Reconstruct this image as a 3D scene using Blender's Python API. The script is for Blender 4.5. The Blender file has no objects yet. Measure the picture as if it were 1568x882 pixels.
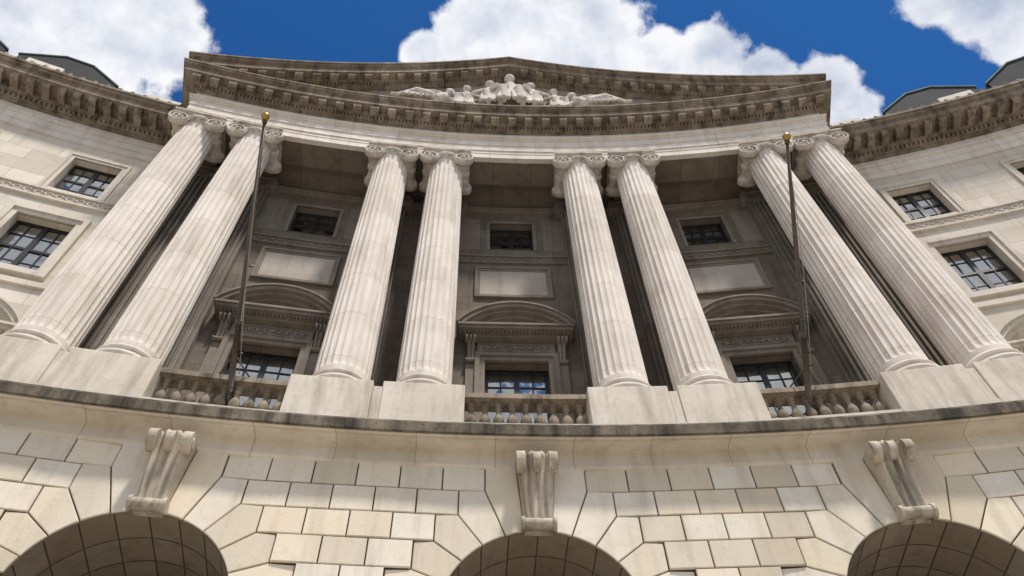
import bpy, math, random, bmesh
from mathutils import Vector, Matrix
random.seed(7)
sc=bpy.context.scene
col=sc.collection
pi=math.pi
# ------------------------------------------------------------------ helpers
def PT(R,ph,z): return (R*math.sin(ph),R*math.cos(ph),z)
def LT(ph,R,u,d,z):
    s,c=math.sin(ph),math.cos(ph)
    return (s*(R-d)+c*u, c*(R-d)-s*u, z)
class MB:
    def __init__(s): s.v=[]; s.f=[]; s.sm=[]
    def add(s,vs,fs,smooth=False):
        o=len(s.v); s.v.extend(vs); s.f.extend([tuple(i+o for i in f) for f in fs]); s.sm.extend([smooth]*len(fs))
    def obj(s,name,mat,parent=None,fix=True):
        me=bpy.data.meshes.new(name); me.from_pydata(s.v,[],s.f); me.polygons.foreach_set('use_smooth',s.sm)
        me.materials.append(mat)
        if fix:
            bm=bmesh.new(); bm.from_mesh(me); bmesh.ops.recalc_face_normals(bm,faces=bm.faces); bm.to_mesh(me); bm.free()
        me.update()
        ob=bpy.data.objects.new(name,me); col.objects.link(ob)
        if parent: ob.parent=parent
        return ob
def fn(a): return a if callable(a) else (lambda p:a)
def psolid(mb,R0,R1,pa,pb,z0,z1,n=None):
    if n is None: n=max(1,int(abs(pb-pa)/0.012+.5))
    z0=fn(z0); z1=fn(z1); vs=[]; fs=[]
    for i in range(n+1):
        p=pa+(pb-pa)*i/n
        vs+= [PT(R0,p,z0(p)),PT(R0,p,z1(p)),PT(R1,p,z1(p)),PT(R1,p,z0(p))]
    for i in range(n):
        a=4*i
        for k in range(4): fs.append((a+k,a+(k+1)%4,a+4+(k+1)%4,a+4+k))
    fs.append((0,1,2,3)); fs.append((4*n+3,4*n+2,4*n+1,4*n))
    mb.add(vs,fs)
def psweep(mb,prof,pa,pb,n=None,smooth=False):
    if n is None: n=max(1,int(abs(pb-pa)/0.012+.5))
    m=len(prof); vs=[];fs=[]
    for i in range(n+1):
        p=pa+(pb-pa)*i/n
        vs+=[PT(r,p,z) for r,z in prof]
    for i in range(n):
        for k in range(m): fs.append((i*m+k,i*m+(k+1)%m,(i+1)*m+(k+1)%m,(i+1)*m+k))
    fs.append(tuple(range(m))); fs.append(tuple(n*m+k for k in reversed(range(m))))
    mb.add(vs,fs,smooth)
def lbox(mb,ph,R,u0,u1,d0,d1,z0,z1):
    vs=[LT(ph,R,u,d,z) for u in(u0,u1) for d in (d0,d1) for z in (z0,z1)]
    mb.add(vs,[(0,1,3,2),(4,6,7,5),(0,4,5,1),(2,3,7,6),(0,2,6,4),(1,5,7,3)])
def lpoly(mb,ph,R,poly,d0,d1):
    m=len(poly); vs=[LT(ph,R,u,d0,z) for u,z in poly]+[LT(ph,R,u,d1,z) for u,z in poly]
    fs=[tuple(range(m)),tuple(m+k for k in range(m))]+[(k,(k+1)%m,m+(k+1)%m,m+k) for k in range(m)]
    mb.add(vs,fs)
def ldz(mb,ph,R,prof,u0,u1,smooth=False):
    m=len(prof); vs=[LT(ph,R,u0,d,z) for d,z in prof]+[LT(ph,R,u1,d,z) for d,z in prof]
    mb.add(vs,[tuple(range(m)),tuple(m+k for k in range(m))]); mb.add(vs,[(k,(k+1)%m,m+(k+1)%m,m+k) for k in range(m)],smooth)
def roll_u(mb,ph,R,u0,u1,d,z,r,n=14):
    ldz(mb,ph,R,[(d+r*math.cos(2*pi*k/n),z+r*math.sin(2*pi*k/n)) for k in range(n)],u0,u1,True)
def lathe(mb,ph,R,u,d,prof,n=16,smooth=True):
    vs=[];fs=[];m=len(prof)
    for r,z in prof:
        for k in range(n):
            a=2*pi*k/n; vs.append(LT(ph,R,u+r*math.cos(a),d+r*math.sin(a),z))
    for i in range(m-1):
        for k in range(n): fs.append((i*n+k,i*n+(k+1)%n,(i+1)*n+(k+1)%n,(i+1)*n+k))
    mb.add(vs,fs,smooth)
    mb.add(vs[:n],[tuple(range(n))]); mb.add(vs[-n:],[tuple(range(n))])
def tube(mb,pts,r,n=6):
    vs=[];fs=[];m=len(pts)
    for i,p in enumerate(pts):
        p=Vector(p); t=(Vector(pts[min(i+1,m-1)])-Vector(pts[max(i-1,0)])).normalized()
        a=t.orthogonal().normalized() if i==0 else (pa-t*pa.dot(t)).normalized()
        pa=a; b=t.cross(a); rr=r[i] if isinstance(r,(list,tuple)) else r
        for k in range(n):
            q=p+a*(rr*math.cos(2*pi*k/n))+b*(rr*math.sin(2*pi*k/n)); vs.append(tuple(q))
    for i in range(m-1):
        for k in range(n): fs.append((i*n+k,i*n+(k+1)%n,(i+1)*n+(k+1)%n,(i+1)*n+k))
    fs.append(tuple(range(n))); fs.append(tuple((m-1)*n+k for k in range(n)))
    mb.add(vs,fs,True)
# ------------------------------------------------------------------ materials
def N(nt,t,**k):
    n=nt.nodes.new(t)
    for a,b in k.items(): setattr(n,a,b)
    return n
def L(nt,a,b): nt.links.new(a,b)
def math_(nt,op,a,b=None,c=None,clamp=False):
    n=N(nt,'ShaderNodeMath',operation=op); n.use_clamp=clamp
    for i,x in enumerate((a,b,c)):
        if x is None: continue
        if isinstance(x,(int,float)): n.inputs[i].default_value=x
        else: L(nt,x,n.inputs[i])
    return n.outputs[0]
def mixc(nt,f,a,b,mode='MIX'):
    n=N(nt,'ShaderNodeMix',data_type='RGBA',blend_type=mode)
    for i,x in ((0,f),(6,a),(7,b)):
        if isinstance(x,(int,float)): n.inputs[i].default_value=x
        elif isinstance(x,tuple): n.inputs[i].default_value=(*x,1)
        else: L(nt,x,n.inputs[i])
    return n.outputs[2]
def ramp(nt,x,a,b,lo=0.,hi=1.):
    n=N(nt,'ShaderNodeMapRange'); n.inputs[1].default_value=a;n.inputs[2].default_value=b;n.inputs[3].default_value=lo;n.inputs[4].default_value=hi
    L(nt,x,n.inputs[0]); return n.outputs[0]
def noise(nt,vec,scale,detail=5,rough=.6,dist=0.):
    n=N(nt,'ShaderNodeTexNoise'); n.inputs['Scale'].default_value=scale; n.inputs['Detail'].default_value=detail
    n.inputs['Roughness'].default_value=rough; n.inputs['Distortion'].default_value=dist
    if vec is not None: L(nt,vec,n.inputs['Vector'])
    return n.outputs[0]
def stone(name,base,dark,light=None,brick=None,island=0.,streak=.5,spots=.3,rough=.9,bump=0,mortar=.012,bvar=.12,bmix=.8,mcol=(.5,.46,.4),sth=.5):
    m=bpy.data.materials.new(name); m.use_nodes=True; nt=m.node_tree; b=nt.nodes['Principled BSDF']
    g=N(nt,'ShaderNodeNewGeometry'); sx=N(nt,'ShaderNodeSeparateXYZ'); L(nt,g.outputs['Position'],sx.inputs[0])
    pos=g.outputs['Position']
    vm=N(nt,'ShaderNodeVectorMath',operation='MULTIPLY'); L(nt,pos,vm.inputs[0]); vm.inputs[1].default_value=(1,1,.12)
    n1=noise(nt,pos,1.1,3,.62); n2=noise(nt,vm.outputs[0],3.2,3,.65)
    c=mixc(nt,ramp(nt,n1,.35,.68),base,light or tuple(x*1.12 for x in base))
    if island:
        r=g.outputs['Random Per Island']
        c=mixc(nt,ramp(nt,r,.2,1,0,island),c,tuple(x*y for x,y in zip(base,(.84,.80,.73))))
        r2=math_(nt,'FRACT',math_(nt,'MULTIPLY',r,17.3))
        c=mixc(nt,ramp(nt,r2,.5,1,0,island*.9),c,tuple(x*y for x,y in zip(base,(1.10,1.05,.97))))
    if brick:
        s=math_(nt,'MULTIPLY',math_(nt,'ARCTAN2',sx.outputs[0],sx.outputs[1]),50.)
        cb=N(nt,'ShaderNodeCombineXYZ'); L(nt,s,cb.inputs[0]); L(nt,sx.outputs[2],cb.inputs[1])
        bt=N(nt,'ShaderNodeTexBrick'); L(nt,cb.outputs[0],bt.inputs['Vector'])
        bt.inputs['Scale'].default_value=1; bt.inputs['Brick Width'].default_value=brick[0]; bt.inputs['Row Height'].default_value=brick[1]
        bt.inputs['Mortar Size'].default_value=mortar; bt.inputs['Mortar Smooth'].default_value=.3
        bt.inputs['Color1'].default_value=(1-bvar*1.5,1-bvar*1.7,1-bvar*2,1); bt.inputs['Color2'].default_value=(1+bvar,1+bvar,1+bvar,1); bt.inputs['Mortar'].default_value=(*mcol,1)
        c=mixc(nt,bmix,c,bt.outputs[0],'MULTIPLY')
    c=mixc(nt,ramp(nt,n2,sth,sth+.24,0,streak),c,dark)
    if spots:
        n3=noise(nt,pos,8,3,.7)
        c=mixc(nt,ramp(nt,n3,.53,.75,0,spots),c,dark)
    L(nt,c,b.inputs['Base Color']); b.inputs['Roughness'].default_value=rough
    b.inputs['Specular IOR Level'].default_value=.15
    if bump:
        bp=N(nt,'ShaderNodeBump'); bp.inputs['Strength'].default_value=bump; bp.inputs['Distance'].default_value=.02
        L(nt,noise(nt,pos,22,2,.7),bp.inputs['Height']); L(nt,bp.outputs[0],b.inputs['Normal'])
    return m
def plain(name,c,rough=.5,metal=0.,var=.2,scale=8):
    m=bpy.data.materials.new(name); m.use_nodes=True; nt=m.node_tree; b=nt.nodes['Principled BSDF']
    g=N(nt,'ShaderNodeNewGeometry'); n=noise(nt,g.outputs['Position'],scale,2)
    L(nt,mixc(nt,ramp(nt,n,.3,.7),c,tuple(x*(1-var) for x in c)),b.inputs['Base Color'])
    b.inputs['Roughness'].default_value=rough; b.inputs['Metallic'].default_value=metal
    return m
M_col=stone('column_limestone',(.66,.60,.535),(.42,.345,.275),(.75,.69,.63),brick=(300,1.62),mortar=.010,bvar=.07,bmix=.9,mcol=(.62,.57,.51),streak=.7,spots=.18)
M_cap=stone('capital_limestone',(.53,.475,.41),(.22,.18,.14),(.64,.585,.52),streak=.7,spots=.35,sth=.46)
M_ped=stone('pedestal_limestone',(.57,.505,.42),(.29,.235,.18),(.67,.605,.52),streak=.6,spots=.28,sth=.47)
M_block=stone('block_limestone',(.66,.60,.50),(.40,.335,.255),(.75,.69,.60),island=.95,streak=.45,spots=.26,bump=.2)
M_frz=stone('frieze_limestone',(.62,.555,.46),(.38,.315,.24),(.71,.645,.55),brick=(1.45,40),mortar=.010,bvar=.08,streak=.5,spots=.22,sth=.5)
M_joint=stone('joint_mortar',(.15,.12,.09),(.10,.085,.07),streak=.5,spots=0)
M_band=stone('entablature_limestone',(.67,.61,.535),(.38,.315,.245),(.74,.685,.62),brick=(1.6,40),mortar=.007,bvar=.05,streak=.45,spots=.15)
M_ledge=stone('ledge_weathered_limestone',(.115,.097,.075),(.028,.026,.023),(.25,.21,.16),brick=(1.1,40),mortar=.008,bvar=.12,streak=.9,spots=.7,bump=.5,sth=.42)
M_corn=stone('cornice_weathered_shaded_limestone',(.245,.20,.153),(.07,.056,.043),(.36,.30,.235),brick=(1.15,40),mortar=.01,bvar=.14,streak=.8,spots=.45,sth=.44)  # weathered brown, darkened further to carry the shadow among the cornices
M_porch=stone('porch_shaded_limestone',(.163,.137,.11),(.078,.064,.05),(.215,.183,.15),brick=(1.3,.66),streak=.45,spots=.2)  # darker stone: shade of porch wall and soffit is put into its colour
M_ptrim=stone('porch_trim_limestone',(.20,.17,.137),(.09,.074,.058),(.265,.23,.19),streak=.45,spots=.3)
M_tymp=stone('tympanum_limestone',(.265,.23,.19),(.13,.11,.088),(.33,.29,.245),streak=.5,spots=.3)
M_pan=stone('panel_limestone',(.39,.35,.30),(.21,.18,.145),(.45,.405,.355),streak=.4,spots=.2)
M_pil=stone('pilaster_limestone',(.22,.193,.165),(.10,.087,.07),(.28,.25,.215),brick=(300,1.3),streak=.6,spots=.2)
M_wing=stone('wing_limestone',(.60,.54,.46),(.37,.31,.24),(.68,.625,.545),brick=(1.45,.66),streak=.35,spots=.14,mortar=.009,bvar=.12)
M_trim=stone('wing_trim_limestone',(.58,.525,.445),(.28,.235,.185),(.66,.60,.525),streak=.5,spots=.25)
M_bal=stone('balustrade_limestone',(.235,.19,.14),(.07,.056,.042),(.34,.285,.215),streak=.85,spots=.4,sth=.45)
M_sculp=stone('sculpture_limestone',(.58,.53,.465),(.20,.17,.135),(.66,.61,.55),streak=.55,spots=.3)
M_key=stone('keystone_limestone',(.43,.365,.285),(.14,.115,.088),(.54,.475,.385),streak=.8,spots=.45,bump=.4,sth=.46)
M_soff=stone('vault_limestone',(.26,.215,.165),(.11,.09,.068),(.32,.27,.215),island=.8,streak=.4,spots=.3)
M_frame=plain('window_frame_black',(.012,.012,.014),.45)
M_dark=plain('interior_dark',(.015,.013,.012),.9)
M_bronze=plain('pole_bronze',(.13,.105,.075),.45,.5,.5,20)
M_gold=plain('finial_gold',(.45,.26,.08),.35,.9)
M_rope=plain('halyard_rope',(.35,.33,.30),.8)
M_roof=plain('roof_slate',(.028,.03,.034),.9,0,.4,3)
M_copper=plain('copper_green',(.12,.17,.155),.8,0,.5,3)
M_pave=stone('pavement_stone',(.40,.37,.32),(.22,.20,.17),streak=.2,spots=0)
M_grnd=stone('ground_asphalt',(.06,.06,.058),(.04,.04,.04),streak=.2,spots=0)
M_curt=plain('window_blind_white',(.6,.6,.58),.8,0,.15,2)
m=bpy.data.materials.new('window_glass'); m.use_nodes=True; nt=m.node_tree; nt.nodes.clear(); M_glass=m
o=N(nt,'ShaderNodeOutputMaterial'); mx=N(nt,'ShaderNodeMixShader'); gl=N(nt,'ShaderNodeBsdfGlossy'); tr=N(nt,'ShaderNodeBsdfTransparent')
gl.inputs['Color'].default_value=(.9,.9,.88,1); gl.inputs['Roughness'].default_value=.02
g=N(nt,'ShaderNodeNewGeometry'); bp=N(nt,'ShaderNodeBump'); bp.inputs['Strength'].default_value=.35; bp.inputs['Distance'].default_value=.02
L(nt,noise(nt,g.outputs['Position'],1.3,2),bp.inputs['Height']); L(nt,bp.outputs[0],gl.inputs['Normal'])
tr.inputs['Color'].default_value=(.75,.8,.8,1)
fr=N(nt,'ShaderNodeFresnel'); fr.inputs[0].default_value=1.6
L(nt,math_(nt,'MULTIPLY_ADD',fr.outputs[0],1.6,.30,True),mx.inputs[0]); L(nt,tr.outputs[0],mx.inputs[1]); L(nt,gl.outputs[0],mx.inputs[2]); L(nt,mx.outputs[0],o.inputs[0])

# ------------------------------------------------------------------ dimensions
B=.1265; S=.0183; RW=51.6; RG=51.8; RK=48.53; RC=50.05
BLD=bpy.data.objects.new('neoclassical_government_building',None); col.objects.link(BLD)
WEX=.62
# ------------------------------------------------------------------ base storey
zt=9.05; ch=.515; zc=6.14; ra=1.57; zg=-1.9
ncr=int((zt-zg)/ch)+1
cz=[zt-ch*i for i in range(ncr+1)]; cz[-1]=zg
blk=MB(); G=.011; BD=.045
def block(ph,poly,R=RK,mb=blk,d=BD):
    def inset(poly,g):
        m=len(poly); A=sum(poly[i][0]*poly[(i+1)%m][1]-poly[(i+1)%m][0]*poly[i][1] for i in range(m))
        sg=1 if A>0 else -1; out=[]
        for i in range(m):
            p0,p1,p2=poly[i-1],poly[i],poly[(i+1)%m]
            e1=Vector((p1[0]-p0[0],p1[1]-p0[1])); e2=Vector((p2[0]-p1[0],p2[1]-p1[1]))
            if e1.length<1e-5 or e2.length<1e-5: out.append(p1); continue
            e1.normalize();e2.normalize()
            n1=Vector((-e1.y,e1.x))*sg; n2=Vector((-e2.y,e2.x))*sg; k=1+n1.dot(n2)
            o=(n1+n2)*(g/max(k,.35)); out.append((p1[0]+o.x,p1[1]+o.y))
        return out
    a=inset(poly,G); b=inset(poly,G+.012); m=len(poly)
    d=d+random.uniform(-.006,.006)
    vs=[LT(ph,R,u,0,z) for u,z in a]+[LT(ph,R,u,d-.012,z) for u,z in a]+[LT(ph,R,u,d,z) for u,z in b]
    fs=[tuple(2*m+k for k in range(m))]+[(k,(k+1)%m,m+(k+1)%m,m+k) for k in range(m)]+[(m+k,m+(k+1)%m,2*m+(k+1)%m,2*m+k) for k in range(m)]
    mb.add(vs,fs)
th=[8,20,35,51,67,math.degrees(math.acos((cz[5]-zc)/ra))]; thr=[math.radians(t) for t in th]
outs=[(math.tan(thr[i])*(cz[i]-zc),cz[i]) for i in range(1,6)]
outs[4]=(outs[3][0]+.40,cz[5])
sreg=[o[0] for o in outs]
bay=B*RK
narch=4
for k in range(-narch,narch+1):
    ph=k*B
    def arc(a,b,n=4): return [(ra*math.sin(a+(b-a)*i/n),zc+ra*math.cos(a+(b-a)*i/n)) for i in range(n+1)]
    for sg in (1,-1):
        F=lambda poly:[(sg*u,z) for u,z in poly]
        block(ph,F(arc(thr[0],thr[1])+[outs[0],(outs[0][0],zt),(.33,zt)]))
        for i in range(2,6):
            Oi=outs[i-1]; Oj=outs[i-2]
            block(ph,F(arc(thr[i-1],thr[i])+[Oi,(Oi[0],Oj[1]),Oj]))
    if k<narch:
        pm=ph+B/2
        for c in range(ncr):
            z1,z0=cz[c],cz[c+1]
            if z1-z0<.05: continue
            if c<5: s0=sreg[c]; nb=[6,5,4,3,2][c]
            else: s0=ra; nb=4 if (c%2 or c==5) else 5
            W=bay-2*s0
            xs=[-W/2+W*i/nb for i in range(nb+1)]
            for i in range(nb): block(pm,[(xs[i],z0),(xs[i+1],z0),(xs[i+1],z1),(xs[i],z1)])
blk.obj('rusticated_blocks',M_block,BLD)
bw=MB()
for k in range(-narch,narch+1):
    ph=k*B; n=24
    for i in range(n):
        a0=-pi/2+pi*i/n; a1=-pi/2+pi*(i+1)/n
        u0,u1=ra*math.sin(a0),ra*math.sin(a1); w0,w1=zc+ra*math.cos(a0),zc+ra*math.cos(a1)
        bw.add([LT(ph,RK+.01,u0,0,w0),LT(ph,RK+.01,u1,0,w1),LT(ph,RK+.01,u1,0,zt+.3),LT(ph,RK+.01,u0,0,zt+.3)],[(0,1,2,3)])
    if k<narch:
        a=ph+ra/RK; b=ph+B-ra/RK; nn=6; vs=[]
        for i in range(nn+1):
            p=a+(b-a)*i/nn; vs+=[PT(RK+.045,p,zg),PT(RK+.045,p,zt+.3)]
        bw.add(vs,[(2*i,2*i+2,2*i+3,2*i+1) for i in range(nn)])
bw.obj('base_wall_backing',M_joint,BLD,fix=False)
vt=MB(); vb=MB(); dk=MB(); VD=2.4
for k in range(-narch,narch+1):
    ph=k*B
    ang=[-90,-72,-54,-36,-18,0,18,36,54,72,90]
    ds=[-.02,.62,1.22,1.82,VD]; g=.012
    for i in range(len(ang)-1):
        for j in range(len(ds)-1):
            a0=math.radians(ang[i])+g/ra; a1=math.radians(ang[i+1])-g/ra; d0=ds[j]+(g if j else 0); d1=ds[j+1]-g
            vs=[];nn=4
            for q in range(nn+1):
                a=a0+(a1-a0)*q/nn
                vs+=[LT(ph,RK,ra*math.sin(a),-d0,zc+ra*math.cos(a)),LT(ph,RK,ra*math.sin(a),-d1,zc+ra*math.cos(a))]
            vt.add(vs,[(2*q,2*q+1,2*q+3,2*q+2) for q in range(nn)])
    n=20;r2=ra+.02; vs=[]
    for q in range(n+1):
        a=-pi/2+pi*q/n; vs+=[LT(ph,RK,r2*math.sin(a),.0,zc+r2*math.cos(a)),LT(ph,RK,r2*math.sin(a),-VD,zc+r2*math.cos(a))]
    vb.add(vs,[(2*q,2*q+1,2*q+3,2*q+2) for q in range(n)])
    for sg in(-1,1):
        zz=[zc-.6*i for i in range(13)]+[zg]
        for i in range(len(zz)-1):
            for j in range(len(ds)-1):
                vt.add([LT(ph,RK,sg*ra,-ds[j]-(g if j else 0),zz[i]-g),LT(ph,RK,sg*ra,-ds[j+1]+g,zz[i]-g),LT(ph,RK,sg*ra,-ds[j+1]+g,zz[i+1]+g),LT(ph,RK,sg*ra,-ds[j]-(g if j else 0),zz[i+1]+g)],[(0,1,2,3)])
        vb.add([LT(ph,RK,sg*r2,0,zc),LT(ph,RK,sg*r2,-VD,zc),LT(ph,RK,sg*r2,-VD,zg),LT(ph,RK,sg*r2,0,zg)],[(0,1,2,3)])
    lbox(dk,ph,RK,-ra-.1,ra+.1,-VD-.1,-VD,zg,zc+ra+.1)
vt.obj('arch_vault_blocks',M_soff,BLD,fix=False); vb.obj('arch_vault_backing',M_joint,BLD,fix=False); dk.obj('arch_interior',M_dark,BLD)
ad=MB()
for k in range(-narch,narch+1):
    ph=k*B
    for u in (-1.55,-.8,-.03,.75,1.49): lbox(ad,ph,RK,u,u+.06,-VD,-VD+.1,zg,zc+ra*.6 if abs(u)<1 else zc)
    for z in (zg,.8,2.0,3.4,4.6,zc-.3,zc-.1): lbox(ad,ph,RK,-ra,ra,-VD+.1,-VD+.16,z,z+.12)
ad.obj('arch_door_grilles',M_frame,BLD)
fz=MB()
psweep(fz,[(48.9,9.02),(48.50,9.02),(48.455,9.05),(48.455,9.09),(48.49,9.12),(48.49,9.40),(48.9,9.40)],-WEX,WEX,110)
fz.obj('base_frieze',M_frz,BLD)
ld=MB()
psweep(ld,[(48.9,9.40),(48.44,9.40),(48.44,9.46),(48.36,9.46),(48.30,9.43),(48.18,9.40),(48.10,9.36),(48.04,9.36),(48.04,9.40),(48.9,9.42)],-WEX,WEX,110)
ld.obj('ledge_bed_moulding',M_frz,BLD)
ld=MB()
psweep(ld,[(48.9,9.42),(48.03,9.40),(48.0,9.345),(47.97,9.36),(47.96,9.56),(48.02,9.60),(48.05,9.68),(49.25,9.79),(49.25,9.45)],-WEX,WEX,110)
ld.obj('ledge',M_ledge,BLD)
pf=MB(); psolid(pf,49.25,52.2,-WEX,WEX,9.3,10.9,100); pf.obj('porch_floor',M_ped,BLD)
# ------------------------------------------------------------------ pedestals + balustrades
pd=MB(); bal=MB()
def pb_(R0,a,b,z1): psolid(pd,R0,51.0,a/49.3,b/49.3,9.78,z1)
HB=1.82
for k in (-1.5,-.5,.5,1.5):
    c=k*B*49.3
    pb_(49.24,c-HB,c-.10,12.0); pb_(49.24,c+.10,c+HB,12.0); pb_(49.27,c-.10,c+.10,11.86)
for sg in (-1,1):
    c=sg*1.5*B*49.3; a,b=(c+sg*HB)/49.3,sg*WEX
    psolid(pd,49.45,50.3,min(a,b),max(a,b),9.78,11.8)
ob=pd.obj('column_pedestals',M_ped,BLD)
bv=ob.modifiers.new('b','BEVEL'); bv.width=.025; bv.segments=2; bv.limit_method='ANGLE'; bv.angle_limit=.6
bprof=[(.085,0),(.085,.06),(.055,.08),(.05,.12),(.085,.17),(.115,.26),(.105,.34),(.06,.46),(.042,.56),(.05,.60),(.075,.62),(.075,.66),(.055,.68),(.085,.72),(.085,.78)]
for k in (-1,0,1):
    c=k*B*49.3; hw=B*49.3/2-HB
    a,b=(c-hw)/49.3,(c+hw)/49.3
    psolid(bal,49.5,49.85,a,b,10.9,11.08)
    psolid(bal,49.46,49.89,a,b,11.86,11.98); psolid(bal,49.5,49.85,a,b,11.98,12.04); psolid(bal,49.52,49.83,a,b,11.84,11.86)
    nb=9
    for i in range(nb):
        u=-hw+.14+(2*hw-.28)*i/(nb-1); lathe(bal,k*B,49.67,u,0,[(r*1.08,11.07+z) for r,z in bprof],14)
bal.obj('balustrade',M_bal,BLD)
# ------------------------------------------------------------------ columns
def column(ph,name):
    mb=MB(); R=RC; z0=12.0
    prof=[(.77,z0),(.77,z0+.02)]
    for i in range(9):
        a=-pi/2+pi*i/8; prof.append((.72+.09*math.cos(a),z0+.11+.09*math.sin(a)))
    prof+=[(.70,z0+.21),(.70,z0+.23),(.675,z0+.26),(.67,z0+.29),(.69,z0+.32)]
    for i in range(7):
        a=-pi/2+pi*i/6; prof.append((.67+.055*math.cos(a),z0+.375+.055*math.sin(a)))
    prof+=[(.65,z0+.44),(.65,z0+.47),(.62,z0+.53)]
    lathe(mb,ph,R,0,0,prof,48)
    zb=z0+.52; zt_=23.36; nf=24; per=8; ns=26
    hs=[0,.012,.018,.026]+[.026+(.974-.026)*i/ns for i in range(1,ns)]+[.974,.982,.988,1.]
    vs=[];fs=[]; n=nf*per
    for h in hs:
        rr=.628-(.628-.56)*(h**1.6)
        fd=0 if (h<.013 or h>.987) else (.6 if (h<.02 or h>.98) else 1)
        for k in range(n):
            t=(k%per)/per; a=2*pi*(k/n)
            if t<.2: dpt=0
            else:
                q=(t-.2)/.8; dpt=.036*math.sqrt(max(0,1-(2*q-1)**2))
            r=rr-dpt*fd
            vs.append(LT(ph,R,r*math.cos(a),r*math.sin(a),zb+(zt_-zb)*h))
    for i in range(len(hs)-1):
        for k in range(n): fs.append((i*n+k,i*n+(k+1)%n,(i+1)*n+(k+1)%n,(i+1)*n+k))
    mb.add(vs,fs,False)
    mb.obj(name,M_col,BLD)
    mb=MB()
    pr=[(.54,zt_-.02),(.585,zt_+.0),(.60,zt_+.03),(.585,zt_+.06),(.60,zt_+.08),(.67,zt_+.14),(.71,zt_+.21),(.69,zt_+.27),(.60,zt_+.29)]
    lathe(mb,ph,R,0,0,pr,40)
    for i in range(20):
        a=2*pi*(i+.5)/20; uu=.68*math.cos(a); dd=.68*math.sin(a)
        if abs(dd)<.25: continue
        lathe(mb,ph,R,uu,dd,[(.01,zt_+.06),(.05,zt_+.10),(.06,zt_+.17),(.04,zt_+.22),(.01,zt_+.24)],8)
    zv=zt_+.06; UV=.565; k_=1.22
    for sg in (-1,1):
        prof=[(.60,.20),(.64,.25),(.60,.275),(.50,.275),(.44,.25),(.38,.20),(.25,.17),(.08,.155),(.06,.19),(-.06,.19),(-.08,.155),(-.25,.17),(-.38,.20),(-.44,.25),(-.50,.275),(-.60,.275),(-.64,.25),(-.60,.20)]
        nn=28; v2=[];f2=[]
        for d,r in prof:
            r*=k_
            for q in range(nn):
                a=2*pi*q/nn; v2.append(LT(ph,R,sg*UV+r*math.cos(a),d,zv+r*math.sin(a)))
        for i in range(len(prof)-1):
            for q in range(nn): f2.append((i*nn+q,i*nn+(q+1)%nn,(i+1)*nn+(q+1)%nn,(i+1)*nn+q))
        mb.add(v2,f2,False); mb.add(v2[:nn],[tuple(range(nn))]); mb.add(v2[-nn:],[tuple(range(nn))])
        for dsg in (1,-1):
            pts=[];rs=[]
            for i in range(50):
                t=i/49; a=pi/2-sg*t*2*pi*2.2; r=(.245*(1-t)**.9+.03)*k_
                pts.append(LT(ph,R,sg*UV+r*math.cos(a),dsg*.635,zv+r*math.sin(a))); rs.append(.036*(1-.5*t))
            tube(mb,pts,rs,6)
            tube(mb,[LT(ph,R,sg*UV,dsg*.60,zv),LT(ph,R,sg*UV,dsg*.68,zv)],.055,10)
    for dsg in (1,-1):
        lpoly(mb,ph,R,[(-UV,zv+.335),(-.36,zv+.10),(0,zv+.14),(.36,zv+.10),(UV,zv+.335)],dsg*.50,dsg*.585)
        lpoly(mb,ph,R,[(-UV,zv+.34),(-UV,zv+.28),(UV,zv+.28),(UV,zv+.34)],dsg*.56,dsg*.64)
    lbox(mb,ph,R,-.72,.72,-.66,.66,zt_+.39,zt_+.43)
    lbox(mb,ph,R,-.80,.80,-.71,.71,zt_+.43,23.851)
    mb.obj(name.replace('column','capital'),M_cap,BLD)
cphs=[k*B+s for k in (-1.5,-.5,.5,1.5) for s in (-S,S)]
for i,p in enumerate(cphs): column(p,'ionic_column_%d'%(i+1))
# ------------------------------------------------------------------ walls
def wall(mb,R,T,pa,pb,z0,z1,ops):
    br=sorted(set([pa,pb]+[x for o in ops for x in (o[0],o[1])]))
    for a,b in zip(br[:-1],br[1:]):
        if b-a<1e-6: continue
        m=(a+b)/2; os=sorted([(o[2],o[3]) for o in ops if o[0]<m<o[1]]); z=z0
        for lo,hi in os:
            if lo-z>1e-4: psolid(mb,R,R+T,a,b,z,lo)
            z=hi
        if z1-z>1e-4: psolid(mb,R,R+T,a,b,z,z1)
PW=.2200
ops=[]
for k in (-1,0,1):
    ops.append((k*B-.85/RW,k*B+.85/RW,10.95,15.5)); ops.append((k*B-.72/RW,k*B+.72/RW,21.19,22.84))
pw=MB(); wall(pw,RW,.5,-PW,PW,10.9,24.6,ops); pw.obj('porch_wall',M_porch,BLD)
wphs=[.2665+i*.0785 for i in range(4)]; wphs=wphs+[-x for x in wphs]
WD=-2.0
ops=[]
for p in wphs:
    ops+=[(p-.74/RG,p+.74/RG,21.30,23.25),(p-.80/RG,p+.80/RG,17.2,19.6),(p-.85/RG,p+.85/RG,10.95,15.5+WD)]
ww=MB()
wall(ww,RG,.5,PW,WEX,10.9,26.0,[o for o in ops if o[0]>0]); wall(ww,RG,.5,-WEX,-PW,10.9,26.0,[o for o in ops if o[0]<0]); ww.obj('wing_wall',M_wing,BLD)
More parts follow.
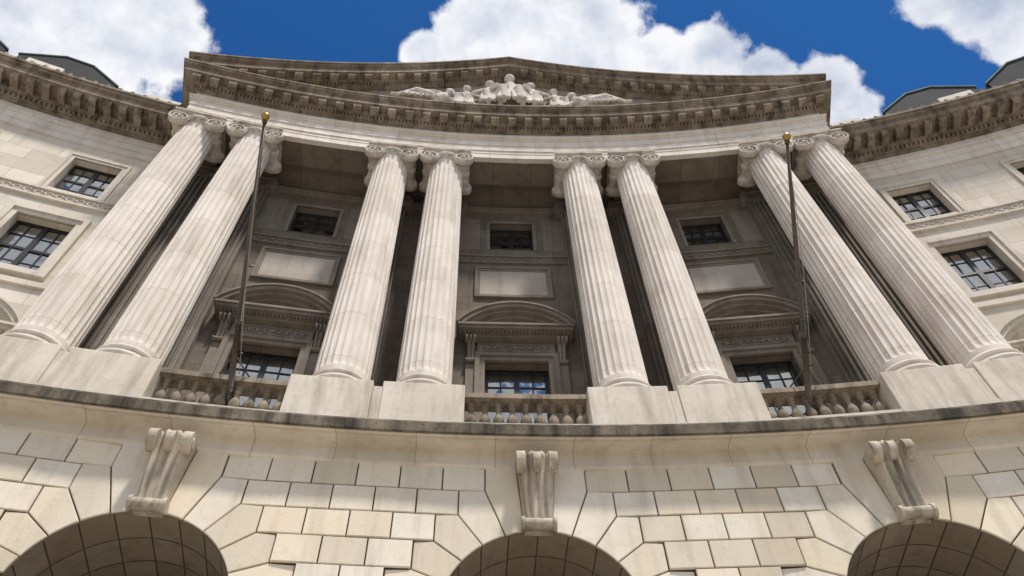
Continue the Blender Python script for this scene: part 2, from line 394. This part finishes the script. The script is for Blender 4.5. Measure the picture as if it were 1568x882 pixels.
# ------------------------------------------------------------------ windows
wf=MB(); wg=MB(); wc=MB(); wi=MB()
def window(ph,R,hw,z0,z1,cols,rows,dep=.32,blind=.5,thick=.07):
    D=-dep
    lbox(wf,ph,R,-hw,-hw+thick,D-.05,D+.05,z0,z1); lbox(wf,ph,R,hw-thick,hw,D-.05,D+.05,z0,z1)
    lbox(wf,ph,R,-hw+thick,hw-thick,D-.05,D+.05,z1-thick,z1); lbox(wf,ph,R,-hw+thick,hw-thick,D-.05,D+.05,z0,z0+thick)
    lbox(wf,ph,R,-.07,.07,D-.04,D+.045,z0+thick,z1-thick)
    zm=z0+(z1-z0)*.5
    lbox(wf,ph,R,-hw+thick,hw-thick,D-.035,D+.04,zm-.045,zm+.045)
    for i in range(1,cols):
        u=-hw+2*hw*i/cols
        if abs(u)<.02: continue
        lbox(wf,ph,R,u-.020,u+.020,D-.03,D+.025,z0+thick,z1-thick)
    for j in range(1,rows):
        z=z0+(z1-z0)*j/rows
        if abs(z-zm)<.04: continue
        lbox(wf,ph,R,-hw+thick,hw-thick,D-.028,D+.022,z-.018,z+.018)
    for i in range(cols):
        for j in range(rows):
            u0=-hw+2*hw*i/cols; u1=-hw+2*hw*(i+1)/cols; a0=z0+(z1-z0)*j/rows; a1=z0+(z1-z0)*(j+1)/rows
            t=[random.uniform(-.006,.006) for _ in range(3)]
            wg.add([LT(ph,R,u0,D+t[0],a0),LT(ph,R,u1,D+t[1],a0),LT(ph,R,u1,D+t[1]+t[2],a1),LT(ph,R,u0,D+t[0]+t[2],a1)],[(0,1,2,3)])
    lbox(wi,ph,R,-hw-.2,hw+.2,D-1.5,D-1.48,z0-.3,z1+.3)
    for sg in (-1,1): lbox(wi,ph,R,sg*(hw+.2),sg*(hw+.22),D-1.5,D-.16,z0-.3,z1+.3)
    lbox(wi,ph,R,-hw-.2,hw+.2,D-1.5,D-.16,z1+.3,z1+.32)
    if blind>0: lbox(wc,ph,R,-hw,hw,D-.2,D-.18,z1-(z1-z0)*blind,z1+.05)
random.seed(3)
for k,(b1,b2) in zip((-1,0,1),((.0,.55),(.0,.6),(.3,.6))):
    window(k*B,RW,.72,21.19,22.84,4,4,.3,b1); window(k*B,RW,.85,10.95,15.5,4,7,.3,b2,.1)
for i,p in enumerate(wphs):
    window(p,RG,.74,21.30,23.25,4,4,.3,(.35,.5,.2,.4,.45,.3,.5,.2)[i]); window(p,RG,.80,17.2,19.6,4,4,.3,(.8,.2,.5,.3,.7,.5,.2,.3)[i]); window(p,RG,.85,10.95,15.5+WD,4,5,.3,.3,.1)
wf.obj('window_frames',M_frame,BLD); wg.obj('window_panes',M_glass,BLD,fix=False); wc.obj('window_blinds',M_curt,BLD); wi.obj('room_interiors',M_dark,BLD)
# ------------------------------------------------------------------ trims
def console(mb,ph,R,u,zT,zB,wT,wB,dT,dB,ribs=3):
    ns=18; na=ribs*6+1; vs=[];fs=[]
    for i in range(ns+1):
        t=i/ns; z=zT+(zB-zT)*t; w=wT+(wB-wT)*t**.8
        d=dB+(dT-dB)*(1-t)**1.6+ .05*(dT)*math.sin(t*pi*1.0)
        for j in range(na):
            q=j/(na-1); rib=abs(math.sin(q*pi*ribs)); e=min(1,min(q,1-q)*10)
            vs.append(LT(ph,R,u-w/2+w*q,d*(.78+.22*rib)*(.75+.25*e),z))
    for i in range(ns):
        for j in range(na-1): fs.append((i*na+j,i*na+j+1,(i+1)*na+j+1,(i+1)*na+j))
    o=len(vs)
    for i in range(ns+1):
        t=i/ns; z=zT+(zB-zT)*t; w=wT+(wB-wT)*t**.8
        vs+= [LT(ph,R,u-w/2,-.02,z),LT(ph,R,u+w/2,-.02,z)]
    for i in range(ns):
        fs.append((i*na,(i+1)*na,o+2*i+2,o+2*i)); fs.append((i*na+na-1,(i+1)*na+na-1,o+2*i+3,o+2*i+1))
    fs.append(tuple(list(range(na))+[o+1,o])); fs.append(tuple(list(range(ns*na,ns*na+na))+[o+2*ns+1,o+2*ns]))
    mb.add(vs,fs,True)
    h=zT-zB; r=h*.13
    for a,b,rr in ((-.53,-.30,1.1),(.30,.53,1.1),(-.10,.10,1.05)): roll_u(mb,ph,R,u+wT*a,u+wT*b,dT-r*.55,zT-r*1.05,r*rr)
    r2=h*.075
    for a,b,rr in ((-.56,.56,1),(-.62,-.50,1.25),(.50,.62,1.25)): roll_u(mb,ph,R,u+wB*a,u+wB*b,dB*.95,zB+r2*.6,r2*rr)
    for sg in (-1,1): roll_u(mb,ph,R,u+sg*wT*.53,u+sg*wT*.56,dT-r*.55,zT-r*1.05,r*.55)
def ringo(mb,ph,R,u,z,r,d):
    pts=[LT(ph,R,u+r*math.cos(a),d,z+r*math.sin(a)) for a in [2*pi*q/10*0.85 for q in range(11)]]
    tube(mb,pts,r*.28,5)
def band(mb,R,pa,pb,z0,z1,d=.07):
    h=z1-z0
    psolid(mb,R-d,R+.05,pa,pb,z0+.0,z0+h*.16); psolid(mb,R-d-.02,R+.05,pa,pb,z1-h*.18,z1)
    psolid(mb,R-d*.4,R+.05,pa,pb,z0+h*.16,z1-h*.18)
    step=.30/R; n=max(1,int((pb-pa)/step))
    for i in range(n):
        p=pa+(pb-pa)*(i+.5)/n
        ringo(mb,p,R,-.03,z0+h*.48,h*.2,d*.6); ringo(mb,p,R,.11,z0+h*.40,h*.11,d*.6)
def seg_window(mb,ph,R,dz=0):
    z0,z1,hw=10.95,15.5+dz,.85
    for a,b,d in ((0,.14,.10),(.14,.27,.16)):
        for sg in(-1,1):
            u0,u1=sg*(hw+a),sg*(hw+b); lbox(mb,ph,R,min(u0,u1),max(u0,u1),-.02,d,z0,z1+b)
        lbox(mb,ph,R,-(hw+a),hw+a,-.02,d,z1+a,z1+b)
    zf=z1+.29
    lbox(mb,ph,R,-1.06,1.06,-.02,.09,zf,zf+.44)
    lbox(mb,ph,R,-.90,.90,.09,.115,zf+.06,zf+.09); lbox(mb,ph,R,-.90,.90,.09,.115,zf+.35,zf+.38)
    for i in range(13):
        u=-.84+1.68*i/12
        ringo(mb,ph,R,u,zf+.22+.03*math.sin(i*2.1),.055+.02*(i%2),.11)
    for i in range(9):
        u=-.8+1.6*i/8; lathe(mb,ph,R,u,.10,[(.01,zf+.13),(.04,zf+.17),(.05,zf+.22),(.03,zf+.28),(.01,zf+.31)],7)
    for sg in (-1,1):
        lbox(mb,ph,R,sg*1.24-.12,sg*1.24+.12,-.02,.10,z0,zf+.44)
        console(mb,ph,R,sg*1.24,zf+.46,zf-.42,.26,.20,.38,.16,2)
    zc1=zf+.45
    for (w,d,a,b) in ((1.42,.30,0,.06),(1.46,.36,.06,.12),(1.56,.52,.12,.22),(1.60,.58,.22,.30)):
        lbox(mb,ph,R,-w,w,-.02,d,zc1+a,zc1+b)
    for i in range(28):
        u=-1.40+2.8*i/27; lbox(mb,ph,R,u-.03,u+.03,.30,.43,zc1+.055,zc1+.118)
    zp=zc1+.305; w=1.60; h=.92
    r=(w*w+h*h)/(2*h); am=math.asin(w/r)
    def arc(rr,n=22): return [(rr*math.sin(-am+2*am*i/n),zp+h-r+rr*math.cos(-am+2*am*i/n)) for i in range(n+1)]
    base=[(x,max(z,zp)) for x,z in arc(r-.28)]
    lpoly(mb,ph,R,base+[(w*.75,zp),(-w*.75,zp)],-.02,.14)
    def ringp(ra_,rb_,d):
        A=[(max(-w-.02,min(w+.02,x)),max(z,zp)) for x,z in arc(ra_)]; Bq=[(x,max(z,zp)) for x,z in arc(rb_)]
        for i in range(len(A)-1): lpoly(mb,ph,R,[A[i],A[i+1],Bq[i+1],Bq[i]],-.02,d)
    ringp(r-.30,r-.21,.26); ringp(r-.21,r-.12,.42); ringp(r-.12,r-.001,.54); ringp(r,r+.06,.60)
tp=MB()
for k in (-1,0,1):
    ph=k*B
    seg_window(tp,ph,RW)
    for sg in (-1,1):
        u0,u1=sg*.72,sg*.84; lbox(tp,ph,RW,min(u0,u1),max(u0,u1),-.02,.035,21.12,22.96)
    lbox(tp,ph,RW,-.72,.72,-.02,.035,22.84,22.96)
    for (a,b,d) in ((1.02,1.10,.06),(1.10,1.18,.10)):
        zz0,zz1=18.42,20.02; e=1.18-b; e2=1.18-a
        lbox(tp,ph,RW,-b,-a,-.02,d,zz0+e,zz1-e); lbox(tp,ph,RW,a,b,-.02,d,zz0+e,zz1-e)
        lbox(tp,ph,RW,-a,a,-.02,d,zz0+e,zz0+e2); lbox(tp,ph,RW,-a,a,-.02,d,zz1-e2,zz1-e)
    band(tp,RW,ph-1.95/RW,ph+1.95/RW,20.3,20.72)
    for sg in (-1,1):
        u0,u1=sorted((sg*1.05,sg*1.95)); lbox(tp,ph,RW,u0,u1,-.02,.03,21.1,23.1)
psolid(tp,RW-.10,RW+.05,-PW,PW,23.45,23.6); psolid(tp,RW-.16,RW+.05,-PW,PW,23.6,23.72)
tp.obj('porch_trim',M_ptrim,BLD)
pc=MB(); psolid(pc,50.66,51.62,-.216,.216,24.10,24.148,40)
psolid(pc,49.78,50.64,-.2185,.2185,23.857,24.14,40)  # beam soffit uses the darkened porch stone to look shaded
for p in cphs: lbox(pc,p,51.6,-.5,.5,-.1,.955,23.89,24.13)
for k in (-1,0,1):
    for u0,u1 in ((-2.0,-1.85),(1.85,2.0)): lbox(pc,k*B,51.6,u0,u1,0,.93,23.98,24.12)
    lbox(pc,k*B,51.6,-1.85,1.85,.02,.16,24.0,24.11); lbox(pc,k*B,51.6,-1.85,1.85,.78,.92,24.0,24.11)
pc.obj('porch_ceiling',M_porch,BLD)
pn=MB()
for k in (-1,0,1): lbox(pn,k*B,RW,-1.02,1.02,-.02,.03,18.58,19.86)
pn.obj('wall_panels',M_pan,BLD)
tw=MB()
for p in wphs:
    seg_window(tw,p,RG,WD)
    for sg in (-1,1):
        for a,b,d in ((0,.12,.05),(.12,.22,.09)):
            u0,u1=sg*(.74+a),sg*(.74+b); lbox(tw,p,RG,min(u0,u1),max(u0,u1),-.02,d,21.12,23.25+b)
        for a,b,d in ((0,.15,.08),(.15,.30,.15)):
            u0,u1=sg*(.80+a),sg*(.80+b); lbox(tw,p,RG,min(u0,u1),max(u0,u1),-.02,d,17.2-b,19.6+b)
    for a,b,d in ((0,.12,.05),(.12,.22,.09)): lbox(tw,p,RG,-.74-a,.74+a,-.02,d,23.25+a,23.25+b)
    for a,b,d in ((0,.15,.08),(.15,.30,.15)):
        lbox(tw,p,RG,-.80-a,.80+a,-.02,d,19.6+a,19.6+b); lbox(tw,p,RG,-.80-a,.80+a,-.02,d,17.2-b,17.2-a)
for sg in (-1,1):
    a,b=sorted((sg*PW,sg*WEX)); band(tw,RG,a,b,20.55,21.05,.10)
    psolid(tw,RG-.10,RG+.05,a,b,16.5,16.7)
tw.obj('wing_trim',M_trim,BLD)
pl=MB()
for ph in cphs:
    R=RW; hw=.56
    lbox(pl,ph,R,-hw,hw,-.02,.20,12.4,23.4)
    n=7
    for i in range(n+1):
        u=-hw+2*hw*i/n; lbox(pl,ph,R,max(-hw,u-.035),min(hw,u+.035),.19,.27,12.6,23.2)
    lbox(pl,ph,R,-hw,hw,.2,.272,12.4,12.6); lbox(pl,ph,R,-hw,hw,.2,.272,23.2,23.4)
    lbox(pl,ph,R,-.66,.66,-.02,.36,10.9,12.15); lbox(pl,ph,R,-.63,.63,-.02,.34,12.15,12.28); lbox(pl,ph,R,-.60,.60,-.02,.31,12.28,12.4)
    lbox(pl,ph,R,-.62,.62,-.02,.32,23.4,23.55); lbox(pl,ph,R,-.70,.70,-.02,.38,23.72,23.86); lbox(pl,ph,R,-.58,.58,-.02,.33,23.55,23.72)
    for sg in (-1,1):
        lpoly(pl,ph,R,[(sg*.60+.20*math.cos(2*pi*q/16),23.50+.20*math.sin(2*pi*q/16)) for q in range(16)],-.02,.36)
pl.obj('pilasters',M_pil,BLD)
# ------------------------------------------------------------------ main entablature
en=MB(); co=MB()
PE=.2195
def eb(mb,R0,z0,z1,R1=52.0,n=40):
    e=PE+(49.58-R0)/49.6
    psolid(mb,R0,R1,-e,e,z0,z1,n)
psolid(en,49.60,49.775,-PE,PE,23.853,24.30,40)
eb(en,49.58,24.15,24.32); eb(en,49.54,24.32,24.66); eb(en,49.50,24.66,25.02); eb(en,49.44,25.02,25.10); eb(en,49.38,25.10,25.18); eb(en,49.50,25.18,25.56)
en.obj('entablature',M_band,BLD)
eb(co,49.42,25.56,25.62); eb(co,49.34,25.62,25.76); eb(co,49.24,25.76,25.82); eb(co,49.20,25.82,25.97)
eb(co,48.92,25.98,26.24); eb(co,48.88,26.24,26.29); eb(co,48.84,26.29,26.34); eb(co,48.80,26.34,26.44); eb(co,48.76,26.44,26.52)
def modil(mb,ph,R0,R1,z0,z1,w):
    ldz(mb,ph,R1,[(0,z1),(0,z0+.02),(R1-R0-.10,z0),(R1-R0-.03,z0+.03),(R1-R0,z0+.08),(R1-R0,z1)],-w/2,w/2)
    lbox(mb,ph,R1,-w/2-.02,w/2+.02,0,R1-R0+.02,z1-.03,z1)
nm=36
for i in range(nm+1):
    p=-PE-.004+(2*PE+.008)*i/nm
    modil(co,p,48.97,49.26,25.70,25.982,.28)
nd=170
for i in range(nd+1):
    p=-PE+(2*PE)*i/nd; lbox(co,p,49.34,-.035,.035,-.01,.07,25.64,25.755)
zE=27.16; zA=31.85; pe=PE+(49.58-48.80)/49.6
rk=lambda off:(lambda p: zE+(zA-zE)*(1-abs(p)/pe)+off)
def rake(mb,R0,o0,o1,R1=56):
    e=PE+(49.58-R0)/49.6
    for a,b in ((-e,0),(0,e)):
        psolid(mb,R0,R1,a,b,lambda p,o=o0:max(26.53,rk(o)(p)),lambda p,o=o1:max(26.54,rk(o)(p)),30)
rake(co,49.40,-1.0,-.90); rake(co,49.32,-.90,-.78); rake(co,49.20,-.78,-.58)
rake(co,48.92,-.58,-.28); rake(co,48.87,-.28,-.22); rake(co,48.80,-.22,-.10); rake(co,48.74,-.10,0)
for i in range(nm+1):
    p=-PE-.004+(2*PE+.008)*i/nm
    zz=rk(-.58)(p)
    if abs(p)<.003 or zz-.24<26.6: continue
    s_=(zA-zE)/pe/49.6*(-1 if p>0 else 1)
    m0=MB(); modil(m0,p,48.97,49.26,zz-.26,zz,.28)
    co.add([(v[0],v[1],v[2]+s_*(math.atan2(v[0],v[1])-p)*49.6) for v in m0.v],m0.f)
for i in range(nd+1):
    p=-PE+2*PE*i/nd; zz=rk(-.90)(p)
    if zz<26.7: continue
    lbox(co,p,49.32,-.035,.035,-.01,.07,zz+.005,zz+.11)
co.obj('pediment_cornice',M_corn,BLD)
ty=MB()
for a,b in ((-PE,0),(0,PE)): psolid(ty,49.52,50.5,a,b,26.45,lambda p:max(26.46,rk(-.92)(p)),30)
ty.obj('tympanum',M_tymp,BLD)
# ------------------------------------------------------------------ wing entablature, parapet, roof
we=MB(); wk=MB(); rf=MB(); cp=MB()
for sg in (-1,1):
    a,b=sorted((sg*.216,sg*WEX))
    def w(mb,R0,z0,z1,R1=52.2): psolid(mb,R0,R1,a,b,z0,z1,34)
    w(we,51.74,24.15,24.50); w(we,51.70,24.50,24.86); w(we,51.62,24.86,24.96); w(we,51.72,24.96,25.36)
    w(wk,51.60,25.36,25.44); w(wk,51.50,25.44,25.58); w(wk,51.38,25.58,25.64); w(wk,51.34,25.64,25.86)
    w(wk,50.72,25.85,26.12); w(wk,50.67,26.12,26.17); w(wk,50.60,26.17,26.30); w(wk,50.54,26.30,26.42)
    w(we,51.45,26.42,27.1)
    n=int((b-a)*51/.50)
    for i in range(n):
        p=a+(b-a)*(i+.5)/n; modil(wk,p,50.80,51.40,25.62,25.862,.24)
    n=int((b-a)*51/.16)
    for i in range(n):
        p=a+(b-a)*(i+.5)/n; lbox(wk,p,51.50,-.045,.045,-.01,.09,25.45,25.57)
    n=int((b-a)*51/.42)
    for i in range(n):
        p=a+(b-a)*(i+.5)/n; lathe(wk,p,50.60,0,0,[(.07,26.41),(.085,26.47),(.05,26.56),(.01,26.62)],7)
    n=int((b-a)*51/3.6)
    for i in range(n):
        p=a+(b-a)*(i+.5)/n; lbox(we,p,51.4,-.6,.6,-.1,.25,26.9,27.85)
    psweep(cp,[(51.7,27.1),(51.62,28.32),(51.7,28.42),(52.4,28.42),(52.4,27.1)],a,b,34)
    psweep(rf,[(52.0,27.3),(52.3,28.8),(52.35,29.75),(54.5,31.3),(60,32.0),(60,27)],a,b,34)
    for i in range(6):
        p=sg*(.338+i*.078)
        lpoly(rf,p,53.0,[(-1.8,28.4),(1.8,28.4),(1.8,29.9),(.5,30.9),(-.5,30.9),(-1.8,29.9)],-1.0,.75)
        lpoly(cp,p,53.0,[(-1.85,29.9),(-.5,30.93),(.5,30.93),(1.85,29.9),(1.85,29.97),(.52,31.0),(-.52,31.0),(-1.85,29.97)],-1.0,.80)
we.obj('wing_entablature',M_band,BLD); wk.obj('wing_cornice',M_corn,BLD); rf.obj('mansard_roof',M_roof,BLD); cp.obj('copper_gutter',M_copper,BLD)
bb=MB(); psolid(bb,54.5,66,-WEX,WEX,zg,26.5,60)
bb.obj('rear_block',M_wing,BLD)
ks=MB()
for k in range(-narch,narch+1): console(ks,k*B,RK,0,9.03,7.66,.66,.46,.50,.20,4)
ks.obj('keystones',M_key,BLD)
# ------------------------------------------------------------------ sculptures
sp=MB()
def ico(c,r,sx=1,sy=1,sz=1,n=10,mm=7):
    vs=[];fs=[]
    for i in range(mm+1):
        a=pi*i/mm
        for k in range(n):
            b=2*pi*k/n
            u=c[0]+r*sx*math.sin(a)*math.cos(b); d=c[1]+r*sy*math.sin(a)*math.sin(b); z=c[2]+r*sz*math.cos(a)
            vs.append(PT(49.5-d,u/49.5,z))
    for i in range(mm):
        for k in range(n): fs.append((i*n+k,i*n+(k+1)%n,(i+1)*n+(k+1)%n,(i+1)*n+k))
    sp.add(vs,fs,True)
def cap(p,q,r0,r1=None):
    r1=r1 or r0; Lq=math.dist(p,q); n=max(2,int(Lq/(min(r0,r1)*.45))+1)
    for i in range(n+1):
        t=i/n; ico([p[j]+(q[j]-p[j])*t for j in range(3)],r0+(r1-r0)*t)
def head(p,r,look=0):
    ico(p,r,.82,.95,1.12); ico((p[0]+look*r*.4,p[1]+r*.75,p[2]-.12*r),r*.28,.5,1,1); ico((p[0]-look*r*.3,p[1]-r*.1,p[2]+r*.35),r*.95)
    cap((p[0],p[1]-.03,p[2]-r*1.5),(p[0],p[1],p[2]-r*.6),r*.45)
def seated(u,zb,H,lean=0,turn=0,arm=0):
    k=H/3.7
    P=lambda x,d,z:(u+x*k,d*k*.8+.02,zb+z*k)
    cap(P(0,.35,1.0),P(lean*.5,.35,2.3),.32*k,.36*k); cap(P(-.40+lean*.5,.35,2.55),P(.40+lean*.5,.35,2.55),.17*k)
    head(P(lean*.75,.45,3.32),.27*k,turn)
    for s in (-1,1):
        kn=P(s*.34+turn*.35,.95,1.15); cap(P(s*.2,.4,1.0),kn,.24*k,.21*k); cap(kn,P(s*.32+turn*.45,.85,.1),.20*k,.13*k); cap(P(s*.30+turn*.45,.85,.05),P(s*.32+turn*.5,1.05,.05),.12*k)
        sh=P(s*.5+lean*.5,.35,2.5); el=P(s*.82+lean*.4,.55,1.85+(arm if s==turn else 0)); ha=P(s*.6+turn*.5,.95,1.5+(1.3*arm if s==turn else 0)); cap(sh,el,.14*k,.11*k); cap(el,ha,.10*k,.08*k); ico(ha,.12*k)
    for i in range(6):
        x=-.5+.2*i+turn*.2; cap(P(x*.8,.9,1.05),P(x*1.15+turn*.1,1.0,.05),.06*k,.10*k)
    for i in range(4): cap(P(-.3+.2*i+lean*.3,.68,2.2-.1*i),P(-.1+.12*i,.72,1.2),.045*k,.07*k)
def reclining(u,zb,sg,k):
    P=lambda x,d,z:(u+sg*x*k,d*k*.8+.02,zb+z*k)
    cap(P(0,.4,.75),P(.35,.4,.35),.30*k,.32*k); head(P(-.28,.45,1.42),.23*k,sg); cap(P(-.15,.35,1.02),P(0,.4,.75),.26*k,.30*k)
    cap(P(-.25,.3,.95),P(-.6,.5,.45),.13*k,.10*k); cap(P(-.6,.5,.45),P(-.75,.7,.15),.10*k,.08*k)
    cap(P(.1,.6,.95),P(.45,.8,.75),.12*k,.10*k); cap(P(.45,.8,.75),P(.85,.75,.85),.09*k,.07*k)
    for d,h in ((.35,.0),(.7,.28)):
        kn=P(1.15,d,.55+h); cap(P(.4,d,.35),kn,.23*k,.18*k); cap(kn,P(1.95,d,.15),.17*k,.10*k); cap(P(1.95,d,.12),P(2.2,d,.16),.10*k)
    for i in range(6): cap(P(.3+.22*i,.5+.05*i,.6),P(.4+.26*i,.85,.08),.06*k,.10*k)
zb=26.85
for u0,u1,z1 in ((-3.6,3.6,.30),(-1.7,1.7,.50)):
    for i in range(int((u1-u0)/.2)): cap((u0+.2*i,.22,zb+z1-.2),(u0+.2*i+.2,.22,zb+z1-.2),.28)
seated(0,zb+.35,3.35,0,0)
seated(-.95,zb+.4,2.7,.35,1,.5); seated(.98,zb+.4,2.65,-.35,-1,.4)
seated(-1.62,zb+.2,2.35,-.25,-1,.2); seated(1.66,zb+.2,2.3,.2,1,.3)
reclining(-2.62,zb+.40,-1,.84); reclining(2.66,zb+.40,1,.84)
so=sp.obj('pediment_sculpture_group',M_sculp,None)
r=so.modifiers.new('r','REMESH'); r.mode='VOXEL'; r.voxel_size=.03; r.use_smooth_shade=True
# ------------------------------------------------------------------ flagpoles
def pole(ph,pR,zt_,name):
    mb=MB(); g=MB(); rp=MB()
    e=bpy.data.objects.new(name,None); col.objects.link(e)
    A=Vector(LT(ph,50.0,0,0,11.45)); T=Vector(PT(pR,ph,zt_)); Dn=(T-A)
    pts=[A+Dn*t for t in (0,.06,.06,.3,.3,.32,.32,.7,1)]; rs=[.085,.085,.066,.060,.073,.073,.056,.048,.034]
    tube(mb,[tuple(p) for p in pts],rs,14)
    tube(mb,[tuple(T-Dn.normalized()*.02),tuple(T+Dn.normalized()*.05)],.055,12)
    c=T+Dn.normalized()*.12; vs=[];fs=[]
    for i in range(11):
        a=pi*i/10
        for k in range(16):
            b=2*pi*k/16; vs.append((c.x+.09*math.sin(a)*math.cos(b),c.y+.09*math.sin(a)*math.sin(b),c.z+.09*math.cos(a)))
    for i in range(10):
        for k in range(16): fs.append((i*16+k,i*16+(k+1)%16,(i+1)*16+(k+1)%16,(i+1)*16+k))
    g.add(vs,fs,True)
    s=Vector(LT(ph,49.5,.12,.10,12.0)); pts=[]
    for i in range(17):
        t=i/16; p=s.lerp(T-Dn*.03,t); p.z-=.25*math.sin(pi*t); pts.append(tuple(p))
    tube(rp,pts,.009,5)
    for t in (.2,.5):
        p=A+Dn*t; tube(mb,[tuple(p+Vector((.06,0,.03))),tuple(p+Vector((.16,0,.03)))],.02,6)
    for sg in (-1,1): tube(mb,[LT(ph,49.67,sg*.4,0,12.03),tuple(A+Dn*.2)],.016,6)
    mb.obj('shaft',M_bronze,e); g.obj('finial_ball',M_gold,e); rp.obj('halyard',M_rope,e)
pole(-.1240,45.05,14.95,'flagpole'); pole(.1220,45.15,15.0,'flagpole.001')
# ------------------------------------------------------------------ ground
gm=MB(); gm.add([(-3000,-3000,zg-.004),(3000,-3000,zg-.004),(3000,3000,zg-.004),(-3000,3000,zg-.004)],[(0,1,2,3)]); gm.obj('ground',M_grnd,None,fix=False)
pm_=MB(); n=96
pm_.add([(0,0,zg)]+[(60*math.cos(2*pi*k/n),60*math.sin(2*pi*k/n),zg) for k in range(n)],[(0,k+1,(k+1)%n+1) for k in range(n)]); pm_.obj('pavement',M_pave,None,fix=False)
# ------------------------------------------------------------------ camera
f,p,yw,ro=1186.39,.9593,.0750,-.0389
Fv=Vector((math.sin(yw)*math.cos(p),math.cos(yw)*math.cos(p),math.sin(p)))
Rt=Vector((math.cos(yw),-math.sin(yw),0)); U=Rt.cross(Fv)
R2=Rt*math.cos(ro)+U*math.sin(ro); U2=-Rt*math.sin(ro)+U*math.cos(ro)
cam=bpy.data.cameras.new('camera'); co_=bpy.data.objects.new('camera',cam); col.objects.link(co_)
mt=Matrix((R2,U2,-Fv)).transposed().to_4x4(); mt.translation=Vector((-1.059,38.098,-.30)); co_.matrix_world=mt
cam.sensor_width=36; cam.lens=f/1568*36; cam.clip_end=10000; sc.camera=co_
# ------------------------------------------------------------------ sky + sun
el,az=math.radians(64),math.radians(152)
w=bpy.data.worlds.new('World'); sc.world=w; w.use_nodes=True; nt=w.node_tree; nt.nodes.clear()
out=N(nt,'ShaderNodeOutputWorld'); bg=N(nt,'ShaderNodeBackground'); bg.inputs[1].default_value=.115
sky=N(nt,'ShaderNodeTexSky',sky_type='NISHITA'); sky.sun_disc=False; sky.sun_elevation=el; sky.sun_rotation=az; sky.dust_density=.3; sky.ozone_density=2.5
tc=N(nt,'ShaderNodeTexCoord'); dirv=tc.outputs['Generated']
def pixdir(x,y):
    v=Fv+R2*((x-784)/f)+U2*((441-y)/f); return v.normalized()
blobs=[(830,10,124),(735,55,76),(905,60,92),(645,82,40),(1085,103,64),(1010,98,56),(1170,128,54),(1265,142,54),(1305,168,40),
       (80,10,125),(225,50,84),(20,80,90),(165,95,62),(275,90,36),(1510,-12,72),(1568,22,66),(1435,-5,42)]
tot=None
for x,y,r_ in blobs:
    d=pixdir(x,y); rr=r_/f; vm=N(nt,'ShaderNodeVectorMath',operation='DISTANCE'); L(nt,dirv,vm.inputs[0]); vm.inputs[1].default_value=d
    a=ramp(nt,vm.outputs['Value'],rr*.25,rr*1.5,1.15,0)
    tot=a if tot is None else math_(nt,'MAXIMUM',tot,a)
sx=N(nt,'ShaderNodeSeparateXYZ'); L(nt,dirv,sx.inputs[0])
nl=noise(nt,dirv,5.0,3,.55)
far=math_(nt,'MULTIPLY',ramp(nt,sx.outputs[1],.25,-.15,0,1),ramp(nt,nl,.34,.50,0,.95))  # unseen clouds behind the camera, added to whiten reflections and soften light
tot=math_(nt,'MAXIMUM',tot,far)
def puff(vec): return math_(nt,'SUBTRACT',noise(nt,vec,17,6,.56,.1),.5)
p1=puff(dirv)
off=N(nt,'ShaderNodeVectorMath',operation='ADD'); L(nt,dirv,off.inputs[0]); off.inputs[1].default_value=(.006,-.020,.016)
p2=puff(off.outputs[0])
d1=math_(nt,'ADD',tot,math_(nt,'MULTIPLY',p1,ramp(nt,tot,0,1.1,2.1,.6)))
mask=ramp(nt,d1,.44,.68)
mask.node.interpolation_type='SMOOTHSTEP'
sh1=ramp(nt,math_(nt,'SUBTRACT',p1,p2),-.16,.12,0,.5)
sh2=ramp(nt,nl,.40,.62,0,.5)
edge=ramp(nt,d1,.55,.95,.35,0)
shade=math_(nt,'ADD',math_(nt,'ADD',sh1,sh2),edge,None,True)
ccol=mixc(nt,shade,(3.9,4.5,5.8),(8.2,8.3,8.6))
skyc=mixc(nt,1.,sky.outputs[0],(.20,.60,1.0),'MULTIPLY')
L(nt,mixc(nt,mask,skyc,ccol),bg.inputs[0]); L(nt,bg.outputs[0],out.inputs[0])
w.cycles.sampling_method='MANUAL'; w.cycles.sample_map_resolution=512
sl=bpy.data.lights.new('sun','SUN'); so_=bpy.data.objects.new('sun',sl); col.objects.link(so_)
sl.energy=4.6; sl.angle=math.radians(5); sl.color=(1,.945,.87)
sv=Vector((math.sin(az)*math.cos(el),math.cos(az)*math.cos(el),math.sin(el)))
so_.rotation_euler=(-sv).to_track_quat('-Z','Y').to_euler()
sc.view_settings.view_transform='Standard'; sc.view_settings.look='None'; sc.view_settings.exposure=0
